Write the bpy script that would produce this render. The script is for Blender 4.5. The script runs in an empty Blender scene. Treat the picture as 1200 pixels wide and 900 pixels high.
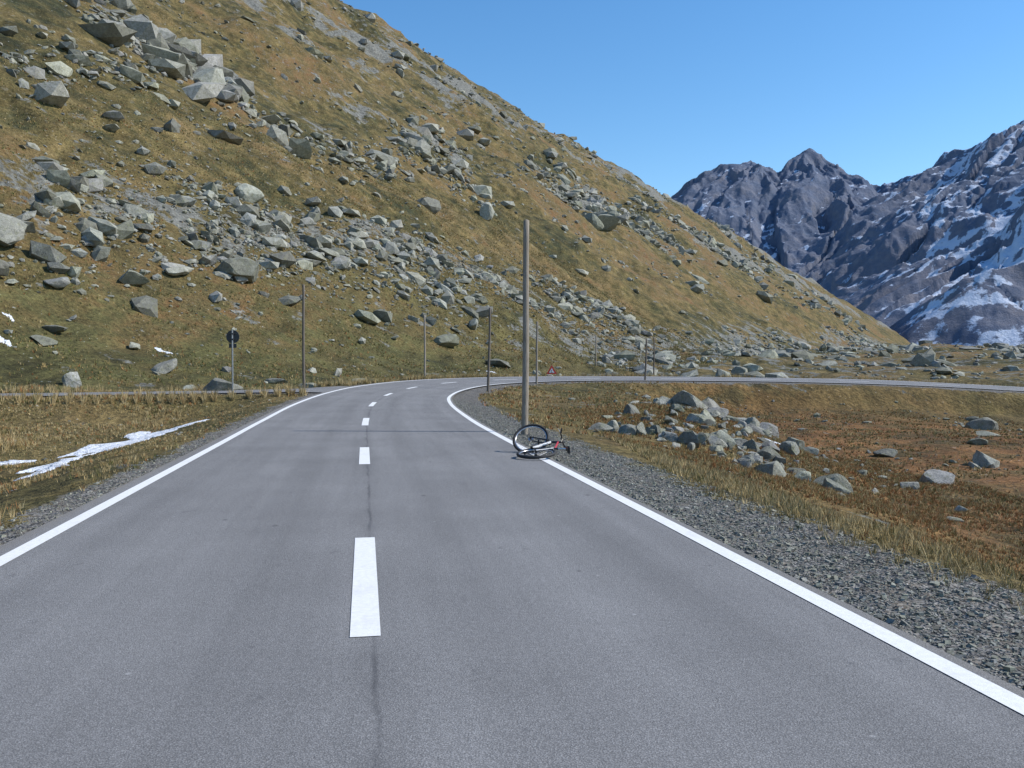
import bpy, bmesh, math, random
import numpy as np
from mathutils import Vector, Matrix
random.seed(3); rng=np.random.default_rng(7)
scn=bpy.context.scene
COL=scn.collection
# ------------------------------------------------------------ helpers
def S(x,a,b):
    t=np.clip((x-a)/(b-a),0,1); return t*t*(3-2*t)
def _h(i,j,seed):
    i=i.astype(np.int64).astype(np.uint32); j=j.astype(np.int64).astype(np.uint32)
    n=i*np.uint32(374761393)+j*np.uint32(668265263)+np.uint32((seed*2246822519+12345)&0xffffffff)
    n=(n^(n>>np.uint32(13)))*np.uint32(1274126177)
    n=n^(n>>np.uint32(16)); n=n*np.uint32(2654435761); n=n^(n>>np.uint32(15))
    return n.astype(np.float64)/4294967295.0
def vn(x,y,seed=0):
    xi=np.floor(x); yi=np.floor(y); fx=x-xi; fy=y-yi
    fx=fx*fx*fx*(fx*(fx*6-15)+10); fy=fy*fy*fy*(fy*(fy*6-15)+10)
    a=_h(xi,yi,seed); b=_h(xi+1,yi,seed); c=_h(xi,yi+1,seed); d=_h(xi+1,yi+1,seed)
    return ((a*(1-fx)+b*fx)*(1-fy)+(c*(1-fx)+d*fx)*fy)*2-1
def fbm(x,y,o=4,seed=0,g=.5):
    x=np.asarray(x,float); y=np.asarray(y,float)
    r=0;a=1;n=0
    for k in range(o):
        r=r+a*vn(x,y,seed+k*17); n+=a; a*=g
        x,y=(x*1.62+y*1.18+3.1),(-x*1.18+y*1.62+1.7)
    return r/n
def ridged(x,y,o=5,seed=0,g=.55):
    x=np.asarray(x,float); y=np.asarray(y,float)
    r=0;a=1;n=0
    for k in range(o):
        r=r+a*(1-np.abs(vn(x,y,seed+k*13))*2); n+=a; a*=g
        x,y=(x*1.62+y*1.18+3.1),(-x*1.18+y*1.62+1.7)
    return r/n
def catmull(P,step=.5):
    P=np.array(P,float); out=[]
    for i in range(len(P)-1):
        p0=P[max(i-1,0)];p1=P[i];p2=P[i+1];p3=P[min(i+2,len(P)-1)]
        if i==0:p0=2*p1-p2
        if i==len(P)-2:p3=2*p2-p1
        n=max(2,int(np.linalg.norm(p2-p1)/step))
        for k in range(n):
            t=k/n
            out.append(.5*((2*p1)+(-p0+p2)*t+(2*p0-5*p1+4*p2-p3)*t*t+(-p0+3*p1-3*p2+p3)*t**3))
    out.append(P[-1]); return np.array(out)
def mesh_np(name,V,F,mat=None,attrs=None,cols=None,smooth=False,parent=None):
    V=np.ascontiguousarray(V,dtype=np.float32); F=np.ascontiguousarray(F,dtype=np.int32)
    me=bpy.data.meshes.new(name); n=len(F); k=F.shape[1]
    me.vertices.add(len(V)); me.vertices.foreach_set('co',V.ravel())
    me.loops.add(n*k); me.loops.foreach_set('vertex_index',F.ravel())
    me.polygons.add(n); me.polygons.foreach_set('loop_start',np.arange(0,n*k,k,dtype=np.int32))
    try: me.polygons.foreach_set('loop_total',np.full(n,k,dtype=np.int32))
    except Exception: pass
    me.polygons.foreach_set('use_smooth',np.full(n,smooth,dtype=bool))
    me.update(calc_edges=True)
    if attrs:
        for kk,v in attrs.items():
            a=me.attributes.new(kk,'FLOAT','POINT'); a.data.foreach_set('value',np.ascontiguousarray(v,dtype=np.float32))
    if cols is not None:
        a=me.attributes.new('tint','FLOAT_COLOR','POINT')
        c=np.ones((len(V),4),np.float32); c[:,:3]=cols; a.data.foreach_set('color',c.ravel())
    ob=bpy.data.objects.new(name,me); COL.objects.link(ob)
    if mat: me.materials.append(mat)
    if parent: ob.parent=parent
    return ob
# ------------------------------------------------------------ node helper
class NT:
    def __init__(s,name):
        s.m=bpy.data.materials.new(name); s.m.use_nodes=True; s.t=s.m.node_tree; s.t.nodes.clear()
        s.out=s.n('ShaderNodeOutputMaterial'); s.b=s.n('ShaderNodeBsdfPrincipled')
        s.t.links.new(s.b.outputs[0],s.out.inputs[0]); s.b.inputs['Roughness'].default_value=.9
        s.b.inputs['Specular IOR Level'].default_value=.2
        s.co=s.n('ShaderNodeTexCoord').outputs['Object']
    def n(s,t): return s.t.nodes.new(t)
    def set(s,sock,v):
        if isinstance(v,bpy.types.NodeSocket): s.t.links.new(v,sock)
        elif isinstance(v,(tuple,list)): sock.default_value=(*v,1) if len(v)==3 and sock.type=='RGBA' else v
        else: sock.default_value=v
    def noise(s,scale,detail=4,rough=.6,co=None,dist=0):
        n=s.n('ShaderNodeTexNoise'); s.set(n.inputs['Vector'],co or s.co); n.inputs['Scale'].default_value=scale
        n.inputs['Detail'].default_value=detail; n.inputs['Roughness'].default_value=rough; n.inputs['Distortion'].default_value=dist
        return n.outputs['Fac']
    def vor(s,scale,out='Color',co=None,feature='F1'):
        n=s.n('ShaderNodeTexVoronoi'); s.set(n.inputs['Vector'],co or s.co); n.inputs['Scale'].default_value=scale; n.feature=feature
        return n.outputs[out]
    def mapr(s,v,a,b,c=0,d=1,smooth=False):
        n=s.n('ShaderNodeMapRange'); s.set(n.inputs[0],v)
        if smooth:n.interpolation_type='SMOOTHSTEP'
        for i,x in zip((1,2,3,4),(a,b,c,d)): s.set(n.inputs[i],x)
        return n.outputs[0]
    def math(s,op,a,b=0):
        n=s.n('ShaderNodeMath'); n.operation=op; s.set(n.inputs[0],a); s.set(n.inputs[1],b); return n.outputs[0]
    def mix(s,f,a,b,mode='MIX'):
        n=s.n('ShaderNodeMix'); n.data_type='RGBA'; n.blend_type=mode; s.set(n.inputs[0],f); s.set(n.inputs[6],a); s.set(n.inputs[7],b); return n.outputs[2]
    def ramp(s,f,st):
        n=s.n('ShaderNodeValToRGB'); s.set(n.inputs[0],f); e=n.color_ramp.elements
        while len(e)<len(st): e.new(.5)
        for x,(p,c) in zip(e,st): x.position=p; x.color=(*c,1)
        return n.outputs[0]
    def attr(s,name,out='Fac'):
        n=s.n('ShaderNodeAttribute'); n.attribute_name=name; return n.outputs[out]
    def scale(s,v,co=None):
        n=s.n('ShaderNodeMapping'); s.set(n.inputs[0],co or s.co); n.inputs['Scale'].default_value=v; return n.outputs[0]
    def val(s,c,v): # multiply colour by value
        n=s.n('ShaderNodeVectorMath'); n.operation='SCALE'; s.set(n.inputs[0],c); s.set(n.inputs['Scale'],v); return n.outputs[0]
    def bump(s,h,strength=.5,dist=.1,nrm=None):
        n=s.n('ShaderNodeBump'); n.inputs['Strength'].default_value=strength; n.inputs['Distance'].default_value=dist
        s.set(n.inputs['Height'],h)
        if nrm: s.set(n.inputs['Normal'],nrm)
        return n.outputs[0]
    def done(s,col,nrm=None,rough=None,metal=None):
        s.set(s.b.inputs['Base Color'],col)
        if nrm: s.set(s.b.inputs['Normal'],nrm)
        if rough is not None: s.set(s.b.inputs['Roughness'],rough)
        if metal is not None: s.set(s.b.inputs['Metallic'],metal)
        return s.m
# ------------------------------------------------------------ roads (world metres; camera station at origin)
MAIN=catmull([(6.92,-40,0),(3.46,-20,0),(0,0,0),(-1.73,10,0),(-3.2,18.5,0),(-4.28,25,.03),(-5.4,33,.12),(-6.1,42,.2),(-6.0,51,.3),(-4.7,59,.42),(-1.9,66,.5),(3.2,71.6,.55),(11,75.6,.52),(23,79,.36),(36,81,.05),(50,81.5,-.65),(70,79.5,-1.8),(92,74,-3.0),(120,64,-4.4)],.5)
SIDE=catmull([(-7.6,47.2,.36),(-10.5,44.9,.36),(-15,42.6,.33),(-24,39.8,.27),(-40,36,.2),(-60,31,.1),(-95,20,.0)],.5)
def frames(P):
    T=np.gradient(P[:,:2],axis=0); T/=np.linalg.norm(T,axis=1)[:,None]
    R=np.stack([T[:,1],-T[:,0]],1)
    s=np.concatenate([[0],np.cumsum(np.linalg.norm(np.diff(P[:,:2],axis=0),axis=1))])
    return T,R,s
MT,MR,MS=frames(MAIN); ST,SR,SS=frames(SIDE)
MS0=MS[np.argmin(np.abs(MAIN[:,1])+ (np.abs(MAIN[:,0])>1)*100)]
MCF=.045*S(MAIN[:,1],28,50)+.02*S(MAIN[:,0],20,40)
SCF=np.zeros(len(SIDE))
SHW=2.4+1.6*(1-S(SS,0,6))
HW=3.2
def nearest(P,R,x,y,margin=40):
    t=np.full(x.shape,1e3); idx=np.zeros(x.shape,int)
    m=np.where((x>P[:,0].min()-margin)&(x<P[:,0].max()+margin)&(y>P[:,1].min()-margin)&(y<P[:,1].max()+margin))[0]
    for a in range(0,len(m),20000):
        k=m[a:a+20000]
        d=(x[k][:,None]-P[None,:,0])**2+(y[k][:,None]-P[None,:,1])**2
        i=np.argmin(d,1); dd=np.sqrt(d[np.arange(len(k)),i])
        tt=(x[k]-P[i,0])*R[i,0]+(y[k]-P[i,1])*R[i,1]
        end=(i==0)|(i==len(P)-1)
        sg=np.where(tt<0,-1,1)
        t[k]=np.where(end|(np.abs(dd-np.abs(tt))>1.),sg*dd,tt); idx[k]=i
    return t,idx
def wt(x,y): return (-(x+48)+.52*y)/1.127,(.52*x+y)/1.127
TW=[-800,0,300,443,510,574,742,1100,1500,1900,2500,3000]; WW=[460,430,350,280,248,220,186,176,160,135,60,5]
SNOW=[(-11.3,26.0,1.5,4.6),(-10.2,19.6,.7,2.0),(-9.3,16.8,.45,.8),(-12.6,21.5,.4,1.0),(-26,63,1.1,.35),(-31.5,52.6,.9,.35),(-33,56,.6,.25),(-2,92,1.8,.3),(9.5,31,.6,.2)]
def ground(x,y,full=False):
    x=np.asarray(x,float); y=np.asarray(y,float)
    w,t=wt(x,y)
    r=np.hypot(x,y)
    q=(x+.173*y)/1.015
    q0=4.+.26*np.clip(y-12,0,60)
    basin=S(q,q0,q0+9)*(1-S(y,64,84))
    g=-1.9*basin-.05*np.clip(x-30,0,70)*(1-S(y,84,140))
    g=g-.6*S(x,22,45)*S(y,55,66)*(1-S(y,84,95))
    g=g-.45*S(-q,4,9)*(1-S(w,-14,-2))
    g=g+.03*np.clip(y-88,0,1500)*(1-.5*S(y,300,1500))
    g=g+(.10*fbm(x/2.2,y/2.2,3,5)+.32*fbm(x/9,y/9,3,9)*S(np.abs(q),4,12))*1.0
    g=g+.95*np.exp(-(((x-8.6)/3.8)**2+((y-35)/5.5)**2))
    g=g+S(r,92,240)*4.5*fbm(x/38,y/38,5,21)+S(y,86,110)*1.0*fbm(x/12,y/12,4,23)
    wn=w+7*fbm(x/60,y/60,3,31)*S(r,60,200)+1.6*fbm(x/11,y/11,3,33)
    W=np.interp(t,TW,WW)+16*fbm(t/90,w*0+1,4,41)+9*fbm(t/26,w*0+4,4,47,.65)
    ww=wn-7; k=7.
    up=(ww+np.sqrt(ww*ww+k*k))/2-.9
    kk=10.
    over=ww-W; cap=up-( (over+np.sqrt(over*over+kk*kk))/2 )*1.75
    hz=np.maximum(.75*cap,-20)
    ha=S(w,0,50)
    n1=ridged(w/140+.2*fbm(x/80,y/80,2,3),t/70,4,51)
    rel=ha*(6.5*n1*S(w,40,160)+2.1*fbm(x/17,y/17,4,61)+.6*fbm(x/4.2,y/4.2,3,63))
    band=np.exp(-((w-84-10*fbm(t/60,w*0,2,71))/13.)**2)*S(t,60,160)
    band2=np.exp(-((w-165-20*fbm(t/90,w*0,2,73))/22.)**2)
    step=(band+band2*.9)*np.clip(fbm(x/22,y/22,3,75)*2.4+.3,0,1)
    rel=rel+step*(4.2*np.clip(ridged(x/14,y/14,4,77),0,1))
    z=g+hz*1.0+rel
    t1,i1=nearest(SIDE,SR,x,y); hw=SHW[i1]
    f=S(np.abs(t1),hw+.5,hw+4.5); zr=SIDE[i1,2]
    z=(zr-.07)*(1-f)+z*f
    t2,i2=nearest(MAIN,MR,x,y)
    zr2=MAIN[i2,2]-MCF[i2]*np.clip(t2,-5,5)
    f=np.where(t2>0,S(t2,HW+1.1,HW+5.),S(-t2,HW+.4,HW+4.))
    z=(zr2-.07)*(1-f)+z*f
    micro=.035*fbm(x*1.1,y*1.1,3,91)
    z=z+micro*S(np.minimum(np.abs(t2)-HW,np.abs(t1)-hw),.15,1.2)
    z=np.where(np.abs(t1)<hw+.35,np.minimum(z,zr-.055),z)
    z=np.where(np.abs(t2)<HW+.3,np.minimum(z,zr2-.055),z)
    if full: return z,w,t,t2,t1,hw,step,basin,q
    return z
# ------------------------------------------------------------ terrain sheet
th=np.concatenate([np.radians(np.linspace(-180,-50,50,endpoint=False)),np.radians(np.linspace(-50,45,900,endpoint=False)),np.radians(np.linspace(45,180,50))])
rr=np.concatenate([np.geomspace(.3,8,140,endpoint=False),np.geomspace(8,400,640,endpoint=False),np.geomspace(400,14000,200)])
TH,RR=np.meshgrid(th,rr); X=(RR*np.sin(TH)).ravel(); Y=(RR*np.cos(TH)).ravel()
Z,Wv,Tv,t2,t1,hw,step,basin,q=ground(X,Y,True)
nr,nc=TH.shape
I=np.arange(nr*nc).reshape(nr,nc)
F=np.stack([I[:-1,:-1],I[:-1,1:],I[1:,1:],I[1:,:-1]],-1).reshape(-1,4)[:, ::-1]
ew=fbm(X/1.1,Y/1.1,3,101)
gravel=np.where(t2>0,1-S(t2,HW+.95+.45*ew,HW+1.8+.6*ew),1-S(-t2,HW+.25+.25*ew,HW+.8+.3*ew))
gravel=np.maximum(gravel,1-S(np.abs(t1),hw+.2+.2*ew,hw+.7+.3*ew))
snow=np.zeros(len(X))
for sx,sy,a,b in SNOW:
    snow=np.maximum(snow,1-np.sqrt(((X-sx)/a)**2+((Y-sy)/b)**2)+.85*fbm((X-sx)/(a*.6),(Y-sy)/(b*.5),4,111,.6)+.1)
snow=S(snow,.3,.45)
far_sn=S(fbm(X/26,Y/9,4,115),.52,.6)*S(X/np.maximum(Y,1),.42,.54)*S(Y,250,400)*(Y>0)
Z=Z+snow*.05
snow=np.maximum(snow,far_sn)
rocky=np.clip(step*1.3+np.exp(-((Wv-30)/6)**2)*(1-S(Tv,110,180))*.35+np.exp(-((Wv-9)/8)**2)*S(Tv,80,130)*.4+S(Wv,150,300)*.35+.18*S(Y,88,110)*(Wv<0),0,1)
green=np.clip((1-S(Wv,10,42))*S(Wv,-10,4)*(1-S(Tv,70,150))*.75+.7*np.exp(-((X-48)/24)**2-((Y-71)/7)**2),0,1)
m=NT('terrain_grass')
a=m.noise(.035,4,.6); b=m.noise(.35,4,.65); c=m.noise(3.2,4,.7); d=m.noise(22,3,.7)
ab=m.math('ADD',m.math('MULTIPLY',a,.55),m.math('MULTIPLY',b,.45))
gr=m.ramp(ab,[(.38,(.052,.055,.026)),(.45,(.105,.09,.036)),(.52,(.18,.138,.055)),(.6,(.245,.187,.085)),(.68,(.14,.082,.038))])
st=m.noise(.5,5,.7,m.scale((1,.35,.6)))
rust=m.mapr(a,.5,.62); rust=m.math('MULTIPLY',rust,m.mapr(st,.4,.6))
gr=m.mix(m.math('MULTIPLY',rust,.75),gr,(.15,.076,.033))
gr=m.mix(m.math('MULTIPLY',m.attr('basin'),m.mapr(b,.40,.54,.25,.9)),gr,(.24,.118,.045))
gm=m.math('MULTIPLY',m.attr('green'),m.mapr(b,.4,.58,.1,1))
gr=m.mix(gm,gr,(.088,.095,.034))
vr=m.mapr(c,.3,.7,.42,1.42); gr=m.val(gr,vr); gr=m.val(gr,m.mapr(d,.3,.7,.65,1.3)); gr=m.val(gr,m.mapr(st,.35,.65,.58,1.28))
rk=m.ramp(m.noise(1.3,5,.75),[(.3,(.05,.05,.045)),(.48,(.16,.16,.142)),(.7,(.31,.31,.28))])
rm=m.math('ADD',m.attr('rocky'),m.mapr(m.noise(.25,6,.72),.3,.7,-.62,.42)); rm2=m.mapr(rm,.2,.32)
spk=m.mapr(m.noise(.8,4,.75),.6,.65); spk=m.math('MULTIPLY',spk,m.mapr(a,.4,.6,.2,1)); 
spk=m.math('MULTIPLY',spk,m.mapr(m.attr('w'),20,60))
col=m.mix(m.math('MAXIMUM',rm2,spk),gr,rk)
g1=m.vor(34,'Color'); bw=m.n('ShaderNodeRGBToBW'); m.set(bw.inputs[0],g1)
gv=m.mapr(bw.outputs[0],.2,.8,.06,.27); cmb=m.n('ShaderNodeCombineColor'); [m.set(cmb.inputs[i],m.math('MULTIPLY',gv,k)) for i,k in enumerate((1.02,.98,.92))]
gcol=m.mix(m.mapr(c,.45,.65,0,.5),cmb.outputs[0],(.15,.12,.085))
gravm=m.mapr(m.math('ADD',m.attr('gravel'),m.mapr(m.noise(6,4,.7),.3,.7,-.35,.35)),.4,.6)
col=m.mix(gravm,col,gcol)
sm=m.mapr(m.math('ADD',m.attr('snow'),m.mapr(c,.3,.7,-.5,.5)),.45,.55)
col=m.mix(sm,col,(.8,.83,.88))
h=m.math('ADD',m.math('MULTIPLY',c,.7),m.math('MULTIPLY',b,1.6)); n1=m.bump(h,1.,.4)
n2=m.bump(m.math('ADD',d,m.math('MULTIPLY',bw.outputs[0],gravm)),.6,.03,n1)
TER=mesh_np('terrain',np.stack([X,Y,Z],1),F,m.done(col,n2,.95),dict(gravel=gravel,snow=snow,rocky=rocky,green=green,basin=basin,w=Wv),smooth=True)
# ------------------------------------------------------------ road surfaces
def strip(name,P,R,CF,ts,i0,i1,dz,mat,arc,parent=None,hwv=None,under=False):
    V=[];A=[];L=[]
    for i in range(i0,i1):
        for t in ts:
            tt=t*hwv[i] if hwv is not None else t
            V.append((P[i,0]+R[i,0]*tt,P[i,1]+R[i,1]*tt,P[i,2]-CF[i]*tt+dz)); A.append(arc[i]); L.append(tt)
    V=np.array(V)
    if under: # tuck below the main carriageway where the two overlap
        tm,im=nearest(MAIN,MR,V[:,0],V[:,1]); zm=MAIN[im,2]-MCF[im]*np.clip(tm,-5,5)
        f=S(np.abs(tm),HW+.1,HW+2.5); V[:,2]=np.where(np.abs(tm)<HW+2.5,(zm-.02)*(1-f)+V[:,2]*f,V[:,2])
        k=np.abs(tm)<HW-.5; V[k,2]-=.02
    n=len(ts); k=i1-i0; I=np.arange(n*k).reshape(k,n)
    F=np.stack([I[:-1,:-1],I[:-1,1:],I[1:,1:],I[1:,:-1]],-1).reshape(-1,4)
    return mesh_np(name,V,F,mat,dict(arc=A,lat=L),smooth=True,parent=parent)
m=NT('asphalt')
lat=m.attr('lat'); arc=m.attr('arc')
base=m.ramp(m.noise(.5,4,.6),[(.3,(.205,.203,.204)),(.7,(.25,.248,.249))])
cx=m.n('ShaderNodeCombineXYZ'); m.set(cx.inputs[0],lat); m.set(cx.inputs[1],m.math('MULTIPLY',arc,.045))
streak=m.noise(2.2,4,.6,cx.outputs[0]); base=m.val(base,m.mapr(streak,.3,.7,.88,1.1))
fine=m.noise(150,2,.8); base=m.val(base,m.mapr(fine,.32,.68,.45,1.55))
vs=m.vor(95,'Distance'); base=m.val(base,m.mapr(vs,.1,.6,1.18,.78))
med=m.noise(28,4,.75); base=m.val(base,m.mapr(med,.3,.7,.84,1.16))
al=m.math('ABSOLUTE',m.math('SUBTRACT',m.math('ABSOLUTE',lat),1.55)); base=m.val(base,m.mapr(m.math('ABSOLUTE',m.math('SUBTRACT',al,.72)),0,.45,.95,1.02,True))
wob=m.math('ABSOLUTE',m.math('ADD',m.math('SUBTRACT',lat,.05),m.mapr(m.noise(1.2,4,.7),0,1,-.05,.05)))
seam=m.math('MULTIPLY',m.mapr(wob,.004,.025,1,0),m.mapr(m.noise(.9,4,.7),.38,.58,.15,.65)); base=m.mix(seam,base,(.07,.07,.075))
seam2=m.math('MULTIPLY',m.mapr(wob,.02,.11,.35,0),m.mapr(m.noise(.6,4,.7),.42,.6,0,1)); base=m.mix(seam2,base,(.09,.09,.093))
dk=m.mapr(m.noise(3.5,5,.75,m.scale((1,.6,1))),.62,.7,0,.5); base=m.mix(dk,base,(.11,.11,.115))
lt=m.mapr(m.vor(1.7,'Distance'),.018,.035,.6,0); base=m.mix(lt,base,(.4,.4,.4))
dd=m.mapr(m.vor(1.1,'Distance',m.scale((1.3,.8,1))),.03,.05,.6,0); base=m.mix(dd,base,(.07,.07,.07))
edge=m.mapr(m.math('ADD',m.math('ABSOLUTE',lat),m.mapr(m.noise(9,4,.7),.3,.7,-.06,.06)),3.06,3.2,0,.45); base=m.mix(edge,base,(.2,.18,.15))
nn=m.bump(m.math('ADD',fine,m.math('MULTIPLY',vs,-.6)),.6,.006)
ASP=m.done(base,nn,.82)
ROAD=strip('road',MAIN,MR,MCF,[-3.2,-2.4,-1.6,-.8,0,.8,1.6,2.4,3.2],0,len(MAIN),0,ASP,MS)
strip('side_road',SIDE,SR,SCF,np.linspace(-1,1,15),0,len(SIDE),-.012,ASP,SS,hwv=SHW,under=True)
m=NT('road_paint')
pc=m.val((.8,.8,.79),m.mapr(m.noise(25,4,.7),.3,.7,.88,1.05)); wear=m.mapr(m.noise(60,4,.8),.62,.7,0,.8); wr2=m.mapr(m.noise(4,4,.7),.46,.6,0,1)
pc=m.mix(m.math('MULTIPLY',wear,wr2),pc,(.25,.25,.26)); pc=m.mix(m.mapr(m.noise(3,5,.7,m.scale((1,.4,1))),.52,.7,0,.28),pc,(.5,.49,.47))
PAINT=m.done(pc,m.bump(m.noise(120,3,.7),.4,.004),.6)
mk=bpy.data.objects.new('road_markings',None); COL.objects.link(mk)
def seg_strip(name,s0,s1,tc,wd,dz=.005):
    n=max(2,int((s1-s0)/.4)+1); ss=np.linspace(s0,s1,n)
    px=np.interp(ss,MS,MAIN[:,0]);py=np.interp(ss,MS,MAIN[:,1]);pz=np.interp(ss,MS,MAIN[:,2]);rx=np.interp(ss,MS,MR[:,0]);ry=np.interp(ss,MS,MR[:,1]);cf=np.interp(ss,MS,MCF)
    V=[];
    for k in range(n):
        for sgn in (-1,1):
            tt=tc+sgn*wd/2
            V.append((px[k]+rx[k]*tt,py[k]+ry[k]*tt,pz[k]-cf[k]*tt+dz))
    I=np.arange(2*n).reshape(n,2); F=np.stack([I[:-1,0],I[:-1,1],I[1:,1],I[1:,0]],-1)
    return mesh_np(name,V,F,PAINT,parent=mk)
seg_strip('edge_line_right',.2,MS[-1]-.2,3.04,.15)
seg_strip('edge_line_left',.2,MS[-1]-.2,-2.94,.15)
s=MS0+5.08-9*4; k=0
while s<MS[-1]-4:
    if s>1: seg_strip('centre_dash_%d'%k,s,s+2.95,0,.18); k+=1
    s+=9
def drape(name,P,wd,mat,dz):
    P=catmull([(a,b,0) for a,b in P],4.); T,R,s=frames(P); V=[]
    for i in range(len(P)):
        for sg in(-1,-.33,.33,1): V.append((P[i,0]+R[i,0]*wd*sg,P[i,1]+R[i,1]*wd*sg,0))
    V=np.array(V); zz=ground(V[:,0],V[:,1]).reshape(-1,4); zz[:]=zz.max(1)[:,None]; V[:,2]=zz.ravel()+dz
    I=np.arange(len(V)).reshape(-1,4); F=np.stack([I[:-1,:-1],I[:-1,1:],I[1:,1:],I[1:,:-1]],-1).reshape(-1,4)
    mesh_np(name,V,F,mat)
m=NT('pale_road'); PALE=m.done(m.val((.32,.31,.3),m.mapr(m.noise(.5),.3,.7,.85,1.1)))
drape('valley_road',[(330,430),(300,500),(310,560),(345,600),(390,640),(440,720)],4.,PALE,1.0)
# ------------------------------------------------------------ rocks
def rock_var(sub,ncut,seed):
    r=np.random.default_rng(seed); bm=bmesh.new(); bmesh.ops.create_icosphere(bm,subdivisions=sub,radius=1)
    V=np.array([v.co[:] for v in bm.verts]); F=np.array([[v.index for v in f.verts] for f in bm.faces]); bm.free()
    for k in range(ncut):
        n=r.normal(size=3); n/=np.linalg.norm(n); d=r.uniform(.42,.8)
        p=V@n; m_=p>d; V[m_]-=np.outer((p[m_]-d),n)*.97
    V*=1+.05*fbm(V[:,0]*3+seed,V[:,1]*3+V[:,2]*2,2,seed)[:,None]
    V*=r.uniform(.75,1.25,3); return V/np.abs(V).max(),F
R1=[rock_var(1,9,i) for i in range(10)]; R2=[rock_var(3,16,50+i) for i in range(8)]
m=NT('rock')
tn=m.attr('tint','Color'); rc=m.val(tn,m.mapr(m.noise(1.8,5,.75),.3,.7,.6,1.35)); rc=m.val(rc,m.mapr(m.noise(14,3,.7),.3,.7,.75,1.2))
rc=m.mix(m.mapr(m.noise(3.1,4,.7),.54,.62,0,.55),rc,(.2,.205,.12)); rc=m.mix(m.mapr(m.noise(5.1,4,.75),.62,.68,0,.8),rc,(.05,.05,.045))
ROCK=m.done(rc,m.bump(m.noise(5,6,.8),.9,.12),.9)
def scatter(name,x,y,s,vars_,sink=.12,flat=.65,z=None,mat=None):
    x=np.asarray(x,float);y=np.asarray(y,float);s=np.asarray(s,float)
    if z is None: z=ground(x,y)
    n=len(x); ch=rng.integers(0,len(vars_),n); Vs=[];Fs=[];Cs=[];off=0
    for v in range(len(vars_)):
        k=np.where(ch==v)[0]
        if len(k)==0: continue
        V,F=vars_[v]; a=rng.uniform(0,6.283,len(k)); b=rng.normal(0,.35,len(k)); nv=len(V)
        sx=s[k]*rng.uniform(.7,1.3,len(k)); sy=s[k]*rng.uniform(.6,1.1,len(k)); sz=s[k]*flat*rng.uniform(.6,1.25,len(k))
        P=np.stack([V[None,:,0]*sx[:,None],V[None,:,1]*sy[:,None],V[None,:,2]*sz[:,None]],-1)
        cb,sb=np.cos(b)[:,None],np.sin(b)[:,None]; xx=P[...,0]*cb-P[...,2]*sb; zz=P[...,0]*sb+P[...,2]*cb
        ca,sa=np.cos(a)[:,None],np.sin(a)[:,None]; X_=xx*ca-P[...,1]*sa; Y_=xx*sa+P[...,1]*ca
        P=np.stack([X_+x[k][:,None],Y_+y[k][:,None],zz+(z[k]+s[k]*sink)[:,None]],-1)
        Vs.append(P.reshape(-1,3)); Fs.append((F[None]+(np.arange(len(k))*nv)[:,None,None]+off).reshape(-1,3)); off+=len(k)*nv
        g=rng.uniform(.17,.38,len(k)); c=np.stack([g,g*rng.uniform(.97,1.02,len(k)),g*rng.uniform(.78,.92,len(k))],1); Cs.append(np.repeat(c,nv,0))
    return mesh_np(name,np.concatenate(Vs),np.concatenate(Fs),mat or ROCK,cols=np.concatenate(Cs))
def xy(w,t):
    A=w*1.127+48; B=t*1.127; x=(-A+.52*B)/(1+.52**2); y=B-.52*x; return x,y
def pareto(n,a,lo,hi): return np.minimum(lo*(1-rng.random(n))**(-1/a),hi)
def offroad(x,y,mr=2.2):
    a,_=nearest(MAIN,MR,x,y); b,i=nearest(SIDE,SR,x,y); return (np.abs(a)>HW+mr)&(np.abs(b)>SHW[i]+1.2)
xs=[];ys=[];ss=[]
def add(w,t,s,thr=None,sc=14,seed=0):
    x,y=xy(w,t)
    k=offroad(x,y)
    if thr is not None: k&=(fbm(x/sc,y/sc,3,seed)>thr+rng.normal(0,.12,len(x)))
    xs.append(x[k]);ys.append(y[k]);ss.append(s[k])
n=9000; t_=rng.uniform(5,175,n); add(33+rng.normal(0,6.3,n)-.055*t_,t_,pareto(n,1.75,.17,1.8),-.28,9,201)
n=1500; t_=rng.uniform(0,120,n); add(rng.uniform(0,60,n),t_,pareto(n,2.0,.12,.8),.15,8,203)
n=3600; t_=rng.uniform(85,620,n)**1.0; add(5+rng.normal(0,8,n),t_,pareto(n,2.0,.24,1.3)*(1+t_/500),.05,18,205)
n=6500; t_=rng.uniform(60,560,n); add(84+rng.normal(0,11,n),t_,pareto(n,1.45,.45,4.0),.1,22,207)
n=17000; t_=rng.uniform(40,900,n); w_=rng.uniform(30,330,n); add(w_,t_,pareto(n,1.8,.32,3.0)*(1+t_/900),.15,26,209)
n=3500; t_=rng.uniform(60,420,n); add(52+.12*t_+rng.normal(0,5,n),t_,pareto(n,1.7,.3,2.0),.05,16,213)
scatter('scree_rocks',np.concatenate(xs),np.concatenate(ys),np.concatenate(ss),R1)
xs=[];ys=[];ss=[]
n=11000; x=rng.uniform(5,330,n); y=rng.uniform(88,480,n); w_,t_=wt(x,y); k=(w_<4)&offroad(x,y)&(fbm(x/20,y/20,3,221)>rng.normal(-.05,.14,n)); xs.append(x[k]);ys.append(y[k]);ss.append(pareto(n,1.8,.26,1.7)[k]*(1+y[k]/300))
n=2100; x=rng.uniform(3,60,n); y=rng.uniform(12,74,n); t2_,_=nearest(MAIN,MR,x,y); k=(t2_>HW+3.5)&(fbm(x/6,y/6,3,223)>rng.normal(.1,.14,n)); xs.append(x[k]);ys.append(y[k]);ss.append(pareto(n,1.8,.07,.6)[k])
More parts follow.
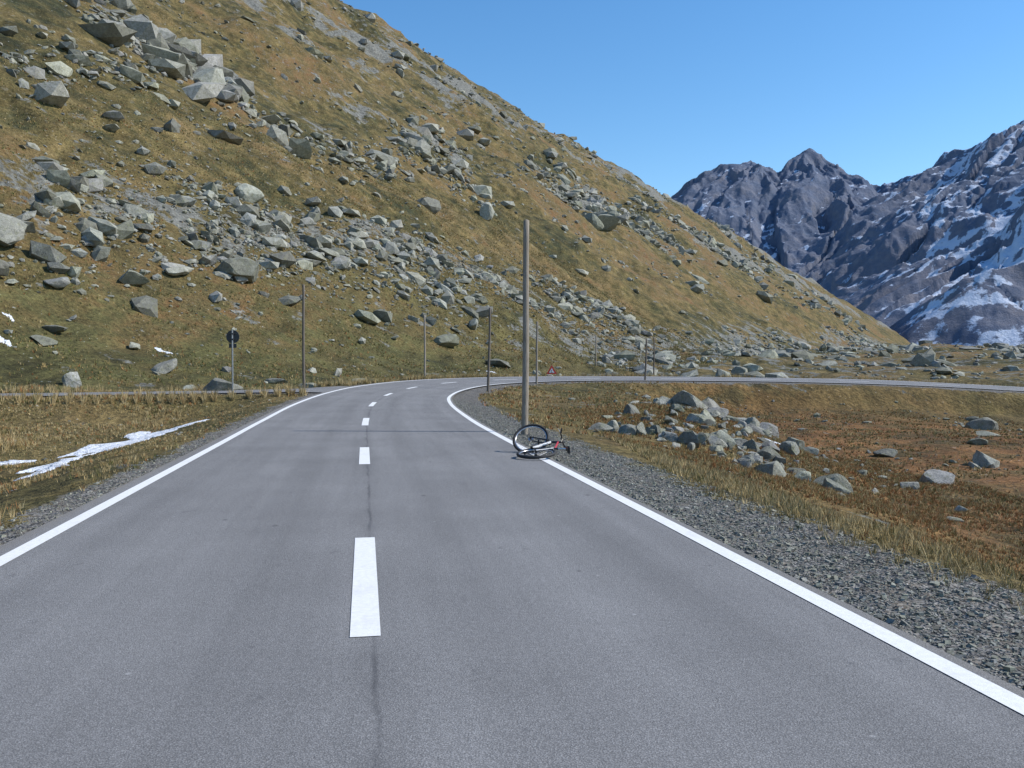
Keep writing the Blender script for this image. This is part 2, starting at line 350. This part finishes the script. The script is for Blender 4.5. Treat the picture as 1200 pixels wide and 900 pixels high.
n=320; x=rng.uniform(-22,-5,n); y=rng.uniform(8,40,n); k=offroad(x,y,1.)&(fbm(x/5,y/5,3,225)>.0); xs.append(x[k]);ys.append(y[k]);ss.append(pareto(n,2.2,.05,.3)[k])
scatter('field_rocks',np.concatenate(xs),np.concatenate(ys),np.concatenate(ss),R1)
n=230; u_=rng.random(n); x=9.2-3.6*u_+rng.normal(0,1.7,n); y=37.5-14*u_+rng.normal(0,2.2,n); k=offroad(x,y,1.9)
scatter('rock_pile',x[k],y[k],pareto(n,1.5,.11,.5)[k],R2[:5],.12,.65)
BO=[(7.3,36.0,1.0),(10.9,36.8,1.1),(8.8,38.5,.9),(9.6,35.2,.75),(8.0,33.9,.65),(9.4,32.6,.55),(6.9,31.3,.5),(8.4,30.6,.45),(6.5,27.6,.38),(7.6,28.6,.42),(15.0,30,.7),(13.2,28.2,.4),(17.0,39,.7),(12.8,35.4,.55),(7.2,25.3,.3),(11.3,26.5,.28),(12.4,23.5,.25),(6.0,24.4,.25),(20,36,.6),(22.5,31,.5),(28,50,.9),(11.0,21.0,.22),(33,60,1.1),(24,44,.6),
 (-15.6,44.9,.95),(-14.9,45.6,.6),(-24.5,47.5,.8),(-19.2,51,.5),(-30,55,.9),(-23.5,57,1.15),(-13.5,57,.8),(-16.5,60,.8),(-27,61,.8),(-37,60,1.9),(-40,66,2.2),(-34,64,1.3),(-31,58,.9),(-30,78,2.2),(-27,84,2.2),(-33.5,110,3.0),(-29,190,4.5),(-6,205,4.6),(-18,175,3.4),(28,300,6),(34,310,7),(-12,68,.8),(-8,100,1.6),(-5,112,2.2),(22,105,1.4),(30,112,1.5),(36,128,1.5),(48,160,2.2),(-32,72,1.9)]
for i,(bx,by,bs) in enumerate(BO):
    scatter('boulder' if i==0 else 'boulder.%03d'%i,[bx],[by],[bs],[R2[i%8]],.14 if i<24 else .2,.62)
n=46000; s_=2+40*rng.random(n)**1.0*rng.random(n)**.6; tt=HW+.01+rng.random(n)**1.4*1.6
ii=np.clip(np.searchsorted(MS,MS0+s_),0,len(MS)-1); left=rng.random(n)<.14; tt=np.where(left,-(HW+.02+rng.random(n)**1.5*.6),tt)
fr_=rng.uniform(-.3,.3,n); gx=MAIN[ii,0]+MR[ii,0]*tt+MT[ii,0]*fr_; gy=MAIN[ii,1]+MR[ii,1]*tt+MT[ii,1]*fr_
bm=bmesh.new(); bmesh.ops.create_cube(bm,size=1.3); bmesh.ops.triangulate(bm,faces=bm.faces[:]); VC=np.array([v.co[:] for v in bm.verts]); FC=np.array([[v.index for v in f.verts] for f in bm.faces]); bm.free()
PB=[(VC*(1+rng.uniform(-.35,.25,VC.shape)),FC) for _ in range(8)]
m=NT('gravel_stone'); GST=m.done(m.val(m.attr('tint','Color'),m.mapr(m.noise(40,2),.3,.7,.55,1.05)),None,.9)
scatter('gravel',gx,gy,pareto(n,2.6,.007,.032),PB,.1,.75,mat=GST)
# ------------------------------------------------------------ grass
m=NT('dry_grass'); GRASS=m.done(m.attr('tint','Color'),None,.8)
PAL=np.array([(.47,.37,.2),(.37,.28,.135),(.31,.225,.095),(.2,.165,.065),(.125,.135,.046),(.32,.145,.055)])
def tufts(name,x,y,hgt,nb,wd,probs,spread=.5):
    z=ground(x,y); n=len(x); c=PAL[rng.choice(len(PAL),n,p=probs)]*rng.uniform(.75,1.2,(n,1))
    rp=lambda a:np.repeat(a,nb,0)
    X=rp(x);Y=rp(y);Zb=rp(z);H=rp(hgt)*rng.uniform(.5,1.15,n*nb); a=rng.uniform(0,6.283,n*nb); ln=rng.uniform(.1,spread,n*nb)*H
    bx=X+np.cos(a)*H*.18*rng.random(n*nb); by=Y+np.sin(a)*H*.18*rng.random(n*nb)
    p=rng.uniform(0,6.283,n*nb); w=rp(wd)*rng.uniform(.6,1.2,n*nb)
    dx=np.cos(p)*w/2;dy=np.sin(p)*w/2
    V=np.stack([np.stack([bx-dx,by-dy,Zb-.02],-1),np.stack([bx+dx,by+dy,Zb-.02],-1),np.stack([bx+np.cos(a)*ln,by+np.sin(a)*ln,Zb+H],-1)],1).reshape(-1,3)
    F=np.arange(len(V)).reshape(-1,3); C=np.repeat(rp(c)*rng.uniform(.8,1.15,(n*nb,1)),3,0)
    mesh_np(name,V,F,GRASS,cols=C)
def sn(x,y):
    r=np.ones(len(x),bool)
    for sx,sy,a,b in SNOW:
        r&=((x-sx)/(a*.95))**2+((y-sy+(.3 if sy<30 else 0))/(b*.95))**2>rng.uniform(.6,1.1,len(x))
    return r
n=60000; x=rng.uniform(2.5,16,n); y=3.5+rng.random(n)**.8*34; t,_=nearest(MAIN,MR,x,y); k=(t>HW+.95+.7*rng.random(n))&(np.abs(x)<.75*y+1)&(fbm(x/1.3,y/1.3,3,301)>rng.normal(-.25,.2,n)-.5*(t<HW+3.0)); x=x[k];y=y[k]; t=t[k]
near=t<HW+3.0
tufts('grass_verge_right',x[near],y[near],rng.uniform(.04,.15,near.sum()),9,.004+.0007*y[near],[.4,.32,.12,.06,.08,.02],.9)
tufts('grass_bank',x[~near],y[~near],rng.uniform(.03,.12,(~near).sum()),8,.004+.0007*y[~near],[.13,.2,.22,.1,.05,.3],.9)
n=60000; x=rng.uniform(-26,-3.5,n); y=rng.uniform(6,46,n); t,_=nearest(MAIN,MR,x,y); t1_,i_=nearest(SIDE,SR,x,y); k=(t<-(HW+.4+.4*rng.random(n)))&(np.abs(t1_)>SHW[i_]+.5)&sn(x,y)&(fbm(x/1.5,y/1.5,3,303)>rng.normal(-.2,.2,n)); x=x[k];y=y[k]
hh=np.where(fbm(x/3,y/3,2,331)>.1,rng.uniform(.1,.25,len(x)),rng.uniform(.04,.12,len(x)))*np.where((np.abs(x+10.5)<3.5)&(y>11),.45,1)
tufts('grass_verge_left',x,y,hh,8,.005+.0007*y,[.3,.28,.2,.09,.06,.07],.7)
n=45000; x=rng.uniform(-2,60,n); y=rng.uniform(22,78,n); t,_=nearest(MAIN,MR,x,y); k=(t>HW+1.2+4*(x>18))&(fbm(x/2.5,y/2.5,3,305)>rng.normal(-.1,.2,n)); x=x[k];y=y[k]
tufts('grass_meadow',x,y,rng.uniform(.05,.17,len(x)),6,.018+.0006*y,[.14,.2,.24,.14,.08,.2],.8)
n=105000; t_=rng.uniform(-5,200,n); w_=rng.uniform(-8,65,n); x,y=xy(w_,t_); k=offroad(x,y,.8)&sn(x,y)&(fbm(x/3,y/3,3,307)>rng.normal(-.05,.2,n)); x=x[k];y=y[k]
tufts('grass_hillside',x,y,rng.uniform(.08,.28,len(x)),5,.03+.0006*y,[.05,.12,.26,.3,.21,.06],.9)
n=12000; ii=rng.integers(0,len(SIDE),n//2); tt=-(SHW[ii]+.5+rng.random(n//2)*1.6); x=SIDE[ii,0]+SR[ii,0]*tt; y=SIDE[ii,1]+SR[ii,1]*tt
ii=rng.integers(0,len(SIDE),n//2); tt=(SHW[ii]+.5+rng.random(n//2)*1.6); x2=SIDE[ii,0]+SR[ii,0]*tt; y2=SIDE[ii,1]+SR[ii,1]*tt
ii=rng.integers(np.argmin(np.abs(MAIN[:,1]-50)),len(MAIN)-60,n//2); tt=-(HW+.6+rng.random(n//2)*1.8); x=np.concatenate([x,x2,MAIN[ii,0]+MR[ii,0]*tt]); y=np.concatenate([y,y2,MAIN[ii,1]+MR[ii,1]*tt])
k=offroad(x,y,.4)&(fbm(x/2,y/2,2,311)>-.2); x=x[k];y=y[k]
tufts('grass_fringe',x,y,rng.uniform(.25,.6,len(x)),9,.03+0*y,[.5,.3,.13,.04,.01,.02],.5)
# ------------------------------------------------------------ mountains
def mountains():
    xs=np.linspace(-100,3400,800); ys=np.linspace(1000,5400,900); XX,YY=np.meshgrid(xs,ys); x=XX.ravel();y=YY.ravel()
    wx=x+80*fbm(x/420,y/420,4,401)+16*fbm(x/90,y/90,3,403); wy=y+80*fbm(x/420+9,y/420,4,405)+16*fbm(x/90+5,y/90,3,407)
    R=[[(500,4500,560),(760,4050,735),(1000,4020,950),(1080,4000,965),(1200,4010,905),(1360,4000,1015),(1500,4050,930),(1720,4000,835),(1800,3700,830),(1768,3400,865),(1830,3000,870),(2100,2600,960),(2500,2100,1050),(3000,1700,1100)],
       [(1360,4000,1000),(1400,3600,760),(1370,3200,470),(1300,2900,170)],
       [(1080,4000,950),(980,3600,640),(900,3100,220)],
       [(1768,3400,860),(1500,3150,560),(1330,2950,300)],
       [(1830,3000,865),(1480,2750,600),(1220,2640,340),(960,2550,140)],
       [(2100,2600,950),(1700,2250,600),(1330,2150,430),(1120,2250,290),(900,2350,110)],
       [(2500,2100,1000),(1800,1800,500),(1250,1650,300),(1000,1700,200),(840,1850,80)]]
    h=np.full(x.shape,-1e3); sc=np.zeros(x.shape); dc=np.zeros(x.shape)
    for li,L in enumerate(R):
        s0=li*5000.
        for (ax,ay,az),(bx,by,bz) in zip(L[:-1],L[1:]):
            dx,dy=bx-ax,by-ay; ll=math.hypot(dx,dy); tr=((wx-ax)*dx+(wy-ay)*dy)/(dx*dx+dy*dy); t=np.clip(tr,0,1)
            ex=wx-ax-t*dx; ey=wy-ay-t*dy; d=np.hypot(ex,ey); z=az+(bz-az)*t
            v=z-.80*d+.00010*d*d*(d<2500); v=np.where(d>2500,-900,v)
            side=np.sign(ex*dy-ey*dx)*777
            ang=np.where((tr<0)|(tr>1),np.arctan2(ey,ex)*160,0)
            m_=v>h; sc=np.where(m_,s0+t*ll+side+ang,sc); dc=np.where(m_,d,dc)
            k=22.; hh=np.maximum(k-np.abs(h-v),0)/k; h=np.maximum(h,v)+hh*hh*k*.25
            s0+=ll
    amp=S(h,15,300)*S(dc,0,160)
    rib=ridged(sc/170+.35*fbm(x/180,y/180,3,431),dc/900+sc*0,4,433,.55)
    rib2=ridged(sc/48+.5*fbm(x/90,y/90,3,435),dc/420,3,437,.6)
    h=h+amp*(80*(rib-.3)+14*(rib2-.3))+S(h,15,300)*(34*(ridged(wx/240,wy/240,5,411,.55)-.3)+6*(ridged(wx/38,wy/38,3,413,.6)-.3))
    h=np.where(h<14,-40,h)
    G=h.reshape(XX.shape); gy,gx=np.gradient(G,ys,xs); gx=gx.ravel();gy=gy.ravel(); sl=np.hypot(gx,gy)
    east=S(x/y,.40,.50)
    sn_=.35*fbm(x/110,y/50,5,421,.65)+.6*fbm(x/28,y/28,3,423)-.5*(sl-.7)+.36*east-.17+.25*np.clip(gx,-.6,.8)-.4*(rib-.4)*S(dc,20,120)+.08*S(-y,-2900,-2000)*east-.35*S(-h,-260,-60)
    I=np.arange(len(x)).reshape(XX.shape); F=np.stack([I[:-1,:-1],I[:-1,1:],I[1:,1:],I[1:,:-1]],-1).reshape(-1,4)
    keep=(h[F].max(1)>10)
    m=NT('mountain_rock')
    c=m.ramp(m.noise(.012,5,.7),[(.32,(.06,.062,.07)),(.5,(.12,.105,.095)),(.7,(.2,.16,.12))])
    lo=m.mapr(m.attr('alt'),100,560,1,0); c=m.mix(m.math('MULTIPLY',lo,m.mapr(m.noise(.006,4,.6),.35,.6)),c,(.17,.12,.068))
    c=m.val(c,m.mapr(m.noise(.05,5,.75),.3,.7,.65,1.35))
    c=m.mix(.40,c,(.12,.2,.36))  # blue distance haze painted into the rock's base colour
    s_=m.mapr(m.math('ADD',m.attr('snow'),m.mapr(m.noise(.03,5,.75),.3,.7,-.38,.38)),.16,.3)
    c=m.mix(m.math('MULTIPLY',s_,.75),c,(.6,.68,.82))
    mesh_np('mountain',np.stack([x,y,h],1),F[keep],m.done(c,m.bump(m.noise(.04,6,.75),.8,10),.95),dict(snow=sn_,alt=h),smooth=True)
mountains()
# ------------------------------------------------------------ object building helpers
def tube(bm,p,q,r0,r1=None,seg=10,mi=0):
    p=Vector(p);q=Vector(q);r1=r0 if r1 is None else r1; d=q-p; L=d.length
    M=Matrix.Translation((p+q)/2)@d.to_track_quat('Z','Y').to_matrix().to_4x4()
    g=bmesh.ops.create_cone(bm,cap_ends=True,segments=seg,radius1=r0,radius2=r1,depth=L,matrix=M)
    for f in {f for v in g['verts'] for f in v.link_faces}: f.material_index=mi
    return g
def torus(bm,M,R,r,n=48,k=8,mi=0,sx=1):
    vs=[[bm.verts.new(M@Vector(((R+r*math.cos(b)*sx)*math.cos(a),r*math.sin(b),(R+r*math.cos(b)*sx)*math.sin(a)))) for b in [2*math.pi*j/k for j in range(k)]] for a in [2*math.pi*i/n for i in range(n)]]
    for i in range(n):
        for j in range(k):
            f=bm.faces.new((vs[i][j],vs[(i+1)%n][j],vs[(i+1)%n][(j+1)%k],vs[i][(j+1)%k])); f.material_index=mi; f.smooth=True
def finish(bm,name,mats,parent=None,smooth=True):
    bmesh.ops.recalc_face_normals(bm,faces=bm.faces[:])
    me=bpy.data.meshes.new(name); bm.to_mesh(me); bm.free(); ob=bpy.data.objects.new(name,me); COL.objects.link(ob)
    for x in mats: me.materials.append(x)
    if parent: ob.parent=parent
    return ob
def simple(name,c,rough=.5,metal=0,var=.12,sc=20):
    m=NT(name); m.b.inputs['Specular IOR Level'].default_value=.5
    return m.done(m.val(c,m.mapr(m.noise(sc,4,.6),.3,.7,1-var,1+var)),None,rough,metal)
m=NT('weathered_wood'); g=m.noise(9,6,.7,m.scale((6,6,.35)))
wc=m.ramp(g,[(.3,(.13,.105,.08)),(.5,(.27,.235,.195)),(.7,(.38,.34,.29))]); wc=m.mix(m.mapr(m.noise(40,3,.6,m.scale((3,3,.08))),.62,.68,0,.7),wc,(.07,.055,.045)); WOOD=m.done(wc,m.bump(g,.6,.01),.85)
m=NT('dark_wood'); g=m.noise(9,6,.7,m.scale((6,6,.35))); DWOOD=m.done(m.ramp(g,[(.3,(.08,.066,.055)),(.7,(.22,.19,.16))]),None,.85)
def pole(x,y,h,r,lean=(0,0),mat=WOOD,name='snow_pole'):
    bm=bmesh.new(); n=14; zs=np.linspace(-.35,h,n); prev=None; k=12
    for i,z in enumerate(zs):
        f=z/h; rad=r*(1-.16*f); cx=lean[0]*f+.012*math.sin(f*5+x); cy=lean[1]*f+.01*math.cos(f*4+y)
        ring=[bm.verts.new((cx+rad*(1+.05*math.sin(3*a+x+f*3))*math.cos(a),cy+rad*math.sin(a),z)) for a in [2*math.pi*j/k for j in range(k)]]
        if prev:
            for j in range(k):
                ff=bm.faces.new((prev[j],prev[(j+1)%k],ring[(j+1)%k],ring[j])); ff.smooth=True
        prev=ring
    top=bm.verts.new((lean[0],lean[1],h+r*.35))
    for j in range(k): bm.faces.new((prev[j],prev[(j+1)%k],top))
    ob=finish(bm,name,[mat]); ob.location=(x,y,float(ground(np.array([x]),np.array([y]))[0])); return ob
pole(.30,20.8,5.2,.083,(.06,0))
pole(-10.15,41.6,5.3,.07,(.0,0),DWOOD)
pole(-6.75,66.,5.0,.08,(.0,0))
pole(-1.45,52,5.1,.08,(.12,0),DWOOD)
pole(1.85,64.5,4.7,.085,(.06,0))
pole(11.4,73.,3.6,.085,(.1,0),DWOOD)
pole(11.6,118,4.2,.09,(.0,0))
pole(16.8,101,5.,.09,(.0,0),DWOOD)
# ------------------------------------------------------------ traffic sign seen from behind
MET=simple('galvanised_steel',(.3,.31,.32),.45,.6); BACK=simple('sign_back',(.045,.047,.05),.5,.2); RED=simple('red_paint',(.65,.05,.03),.45); WHT=simple('white_paint',(.75,.75,.75),.45); BLK=simple('black_rubber',(.018,.018,.02),.7)
sg=bpy.data.objects.new('traffic_sign',None); COL.objects.link(sg); sx,sy=-13.1,40.; szz=float(ground(np.array([sx]),np.array([sy]))[0]); sg.location=(sx,sy,szz)
bm=bmesh.new(); tube(bm,(0,0,-.3),(0,0,3.0),.04,seg=12); tube(bm,(0,0,3.0),(0,0,3.02),.043,seg=12); finish(bm,'post',[MET],sg)
bm=bmesh.new(); tube(bm,(0,.075,2.72),(0,.095,2.72),.30,seg=40); torus(bm,Matrix.Translation((0,.08,2.72)),.30,.014,40,6); finish(bm,'sign_plate',[BACK],sg)
bm=bmesh.new(); tube(bm,(0,.096,2.72),(0,.1,2.72),.29,seg=40,mi=0); tube(bm,(0,.1,2.72),(0,.104,2.72),.21,seg=40,mi=1); finish(bm,'sign_face',[RED,WHT],sg)
bm=bmesh.new()
for z in (2.6,2.86): tube(bm,(-.2,.06,z),(.2,.06,z),.016); tube(bm,(-.06,0,z),(.06,0,z),.05,seg=12)
bmesh.ops.create_cube(bm,size=1,matrix=Matrix.Translation((0,.06,2.3))@Matrix.Diagonal((.36,.02,.2,1))); finish(bm,'brackets',[BACK],sg)
# ------------------------------------------------------------ warning triangle sign on the far side of the bend
wx_,wy_=3.6,77.3; wz=float(ground(np.array([wx_]),np.array([wy_]))[0]); ws=bpy.data.objects.new('warning_triangle_sign',None); COL.objects.link(ws); ws.location=(wx_,wy_,wz)
def tri(bm,s,y,zc,mi,th=.015):
    pts=[(-s/2,-s*.289),(s/2,-s*.289),(0,s*.577)]
    a=[bm.verts.new((p[0],y,zc+p[1])) for p in pts]; b=[bm.verts.new((p[0],y+th,zc+p[1])) for p in pts]
    for f in ([a[0],a[1],a[2]],[b[2],b[1],b[0]],[a[0],b[0],b[1],a[1]],[a[1],b[1],b[2],a[2]],[a[2],b[2],b[0],a[0]]): bm.faces.new(f).material_index=mi
bm=bmesh.new(); tri(bm,.95,0,.6,0); tri(bm,.5,-.006,.58,1,.005); finish(bm,'sign_face',[RED,WHT],ws)
bm=bmesh.new(); tube(bm,(0,-.025,.47),(0,-.012,.47),.035); tube(bm,(-.02,-.012,.55),(.0,-.012,.67),.02); finish(bm,'pictogram',[BLK],ws)
bm=bmesh.new(); tube(bm,(-.35,.02,.35),(-.42,-.12,-.05),.015); tube(bm,(.35,.02,.35),(.42,-.12,-.05),.015); tube(bm,(0,.03,.95),(0,.5,-.05),.015); finish(bm,'stand',[MET],ws)
# ------------------------------------------------------------ bicycle lying on its side
BWHITE=simple('frame_white',(.62,.62,.62),.3); BRED=simple('frame_red',(.5,.03,.03),.3); BBLK=simple('frame_black',(.02,.02,.022),.35); ALU=simple('aluminium',(.6,.6,.62),.3,.9)
bike=bpy.data.objects.new('bicycle',None); COL.objects.link(bike)
mats=[BLK,ALU,BBLK,BWHITE,BRED]
def wheel(bm,M):
    torus(bm,M,.322,.028,56,8,0,.9); torus(bm,M,.292,.012,56,6,1)
    for i in range(28):
        a=2*math.pi*i/28; s=1 if i%2 else -1; b=a+.35*s
        tube(bm,M@Vector((.02*math.cos(b),s*.03,.02*math.sin(b))),M@Vector((.29*math.cos(a),0,.29*math.sin(a))),.0015,seg=4,mi=2)
    tube(bm,M@Vector((0,-.05,0)),M@Vector((0,.05,0)),.02,mi=2); tube(bm,M@Vector((0,-.004,0)),M@Vector((0,.004,0)),.05,seg=16,mi=1)
RA=Vector((-.43,0,.345)); FA=Vector((.63,0,.345)); BB=Vector((0,0,.30)); ST_=Vector((-.17,0,.76)); HT=Vector((.40,0,.82)); HB=Vector((.44,0,.69))
bm=bmesh.new(); wheel(bm,Matrix.Translation(RA)); finish(bm,'rear_wheel',mats,bike)
bm=bmesh.new()
tube(bm,BB,ST_,.017,mi=2); tube(bm,BB,HB,.023,mi=3); tube(bm,ST_+Vector((.02,0,-.06)),HT,.018,mi=4); tube(bm,HB,HT,.024,mi=2)
for s in(-1,1):
    tube(bm,BB+Vector((0,.03*s,0)),RA+Vector((0,.055*s,0)),.010,mi=2); tube(bm,ST_+Vector((.01,.015*s,-.08)),RA+Vector((0,.055*s,0)),.008,mi=3)
tube(bm,BB+Vector((0,-.04,0)),BB+Vector((0,.04,0)),.025,mi=2); finish(bm,'frame',mats,bike)
bm=bmesh.new(); tube(bm,ST_,ST_+Vector((-.05,0,.14)),.013,mi=1)
sp=ST_+Vector((-.05,0,.15)); rings=[(-.15,.075,.015),(-.1,.078,.02),(-.02,.05,.0),(.06,.025,-.005),(.13,.018,-.012)]; pr=None
for xx,hw_,dz in rings:
    ring=[bm.verts.new(sp+Vector((xx,hw_*math.cos(a),dz+.022*math.sin(a)))) for a in [2*math.pi*j/10 for j in range(10)]]
    if pr:
        for j in range(10): f=bm.faces.new((pr[j],pr[(j+1)%10],ring[(j+1)%10],ring[j])); f.material_index=2; f.smooth=True
    else: bm.faces.new(ring).material_index=2
    pr=ring
bm.faces.new(pr[::-1]).material_index=2; finish(bm,'saddle',mats,bike)
bm=bmesh.new(); MB=Matrix.Translation(BB+Vector((0,-.055,0)))
torus(bm,MB,.092,.006,36,6,1)
for i in range(5):
    a=2*math.pi*i/5; tube(bm,MB@Vector((0,0,0)),MB@Vector((.09*math.cos(a),0,.09*math.sin(a))),.007,seg=6,mi=2)
for s,dx,dz in((-1,.12,-.12),(1,-.12,.12)):
    e=BB+Vector((dx,.085*s,dz)); tube(bm,BB+Vector((0,.07*s,0)),e,.011,mi=1)
    bmesh.ops.create_cube(bm,size=1,matrix=Matrix.Translation(e+Vector((0,.055*s,0)))@Matrix.Diagonal((.09,.09,.022,1)))
torus(bm,Matrix.Translation(RA+Vector((0,-.05,0))),.04,.008,24,6,2)
tube(bm,BB+Vector((0,-.055,.092)),RA+Vector((0,-.05,.042)),.004,seg=6,mi=2); tube(bm,BB+Vector((0,-.055,-.092)),RA+Vector((.02,-.05,-.09)),.004,seg=6,mi=2); tube(bm,RA+Vector((0,-.055,0)),RA+Vector((.02,-.055,-.1)),.01,mi=2)
finish(bm,'crankset',mats,bike)
ax=(HT-HB).normalized(); SM=Matrix.Translation(HB)@Matrix.Rotation(math.radians(40),4,ax)@Matrix.Translation(-HB)
bm=bmesh.new(); wheel(bm,Matrix.Translation(FA))
for s in(-1,1): tube(bm,HB+Vector((.01,.06*s,-.03)),FA+Vector((0,.06*s,0)),.016,.011,mi=2)
tube(bm,HB+Vector((.01,-.07,-.03)),HB+Vector((.01,.07,-.03)),.018,mi=2)
tube(bm,HT,HT+ax*.06,.019,mi=2); st=HT+ax*.06; sb=st+Vector((.07,0,.03)); tube(bm,st,sb,.018,mi=2)
tube(bm,sb+Vector((0,-.16,0)),sb+Vector((0,.16,0)),.013,mi=2)
for s in(-1,1):
    tube(bm,sb+Vector((0,.16*s,0)),sb+Vector((-.03,.31*s,.03)),.012,mi=2); tube(bm,sb+Vector((-.008,.2*s,.01)),sb+Vector((-.032,.32*s,.032)),.017,mi=0)
    tube(bm,sb+Vector((.0,.17*s,.005)),sb+Vector((.05,.24*s,-.02)),.006,mi=1)
bmesh.ops.transform(bm,matrix=SM,verts=bm.verts[:]); finish(bm,'front_wheel_and_handlebar',mats,bike)
fwd=Vector((-.06,1,.11)).normalized(); up=Vector((1,.06,.06)); up=(up-fwd*up.dot(fwd)).normalized(); yl=up.cross(fwd)
RM=Matrix((fwd,yl,up)).transposed().to_4x4()
P0=RM@RA; bike.matrix_world=Matrix.Translation(Vector((.42,14.8,.085))-P0)@RM
# ------------------------------------------------------------ light, sky, camera
EL=42; 
w=bpy.data.worlds.new('World'); scn.world=w; w.use_nodes=True; nt=w.node_tree; bg=nt.nodes['Background']
sky=nt.nodes.new('ShaderNodeTexSky'); sky.sky_type='NISHITA'; sky.sun_disc=False; sky.sun_elevation=math.radians(EL); sky.sun_rotation=math.radians(90)
sky.altitude=300; sky.air_density=1.15; sky.dust_density=.1; sky.ozone_density=3.0
hs=nt.nodes.new('ShaderNodeHueSaturation'); hs.inputs['Saturation'].default_value=1.25; hs.inputs['Value'].default_value=1.2
nt.links.new(sky.outputs[0],hs.inputs['Color']); nt.links.new(hs.outputs[0],bg.inputs[0]); bg.inputs[1].default_value=.15
sd=bpy.data.lights.new('sun','SUN'); sd.energy=5.0; sd.angle=math.radians(.53); sd.color=(1,.94,.84); so=bpy.data.objects.new('sun',sd); COL.objects.link(so)
dv=Vector((math.cos(math.radians(EL)),-.02,math.sin(math.radians(EL)))); so.rotation_euler=dv.to_track_quat('Z','Y').to_euler()
cd=bpy.data.cameras.new('camera'); cd.lens=30; cd.sensor_width=36; cd.clip_end=30000; cd.clip_start=.1
co=bpy.data.objects.new('camera',cd); COL.objects.link(co); co.location=(0,0,1.6); co.rotation_euler=(math.radians(90-1.2),0,0); scn.camera=co
scn.view_settings.view_transform='Standard'; scn.view_settings.look='None'; scn.view_settings.exposure=0
print('DONE verts',len(X))
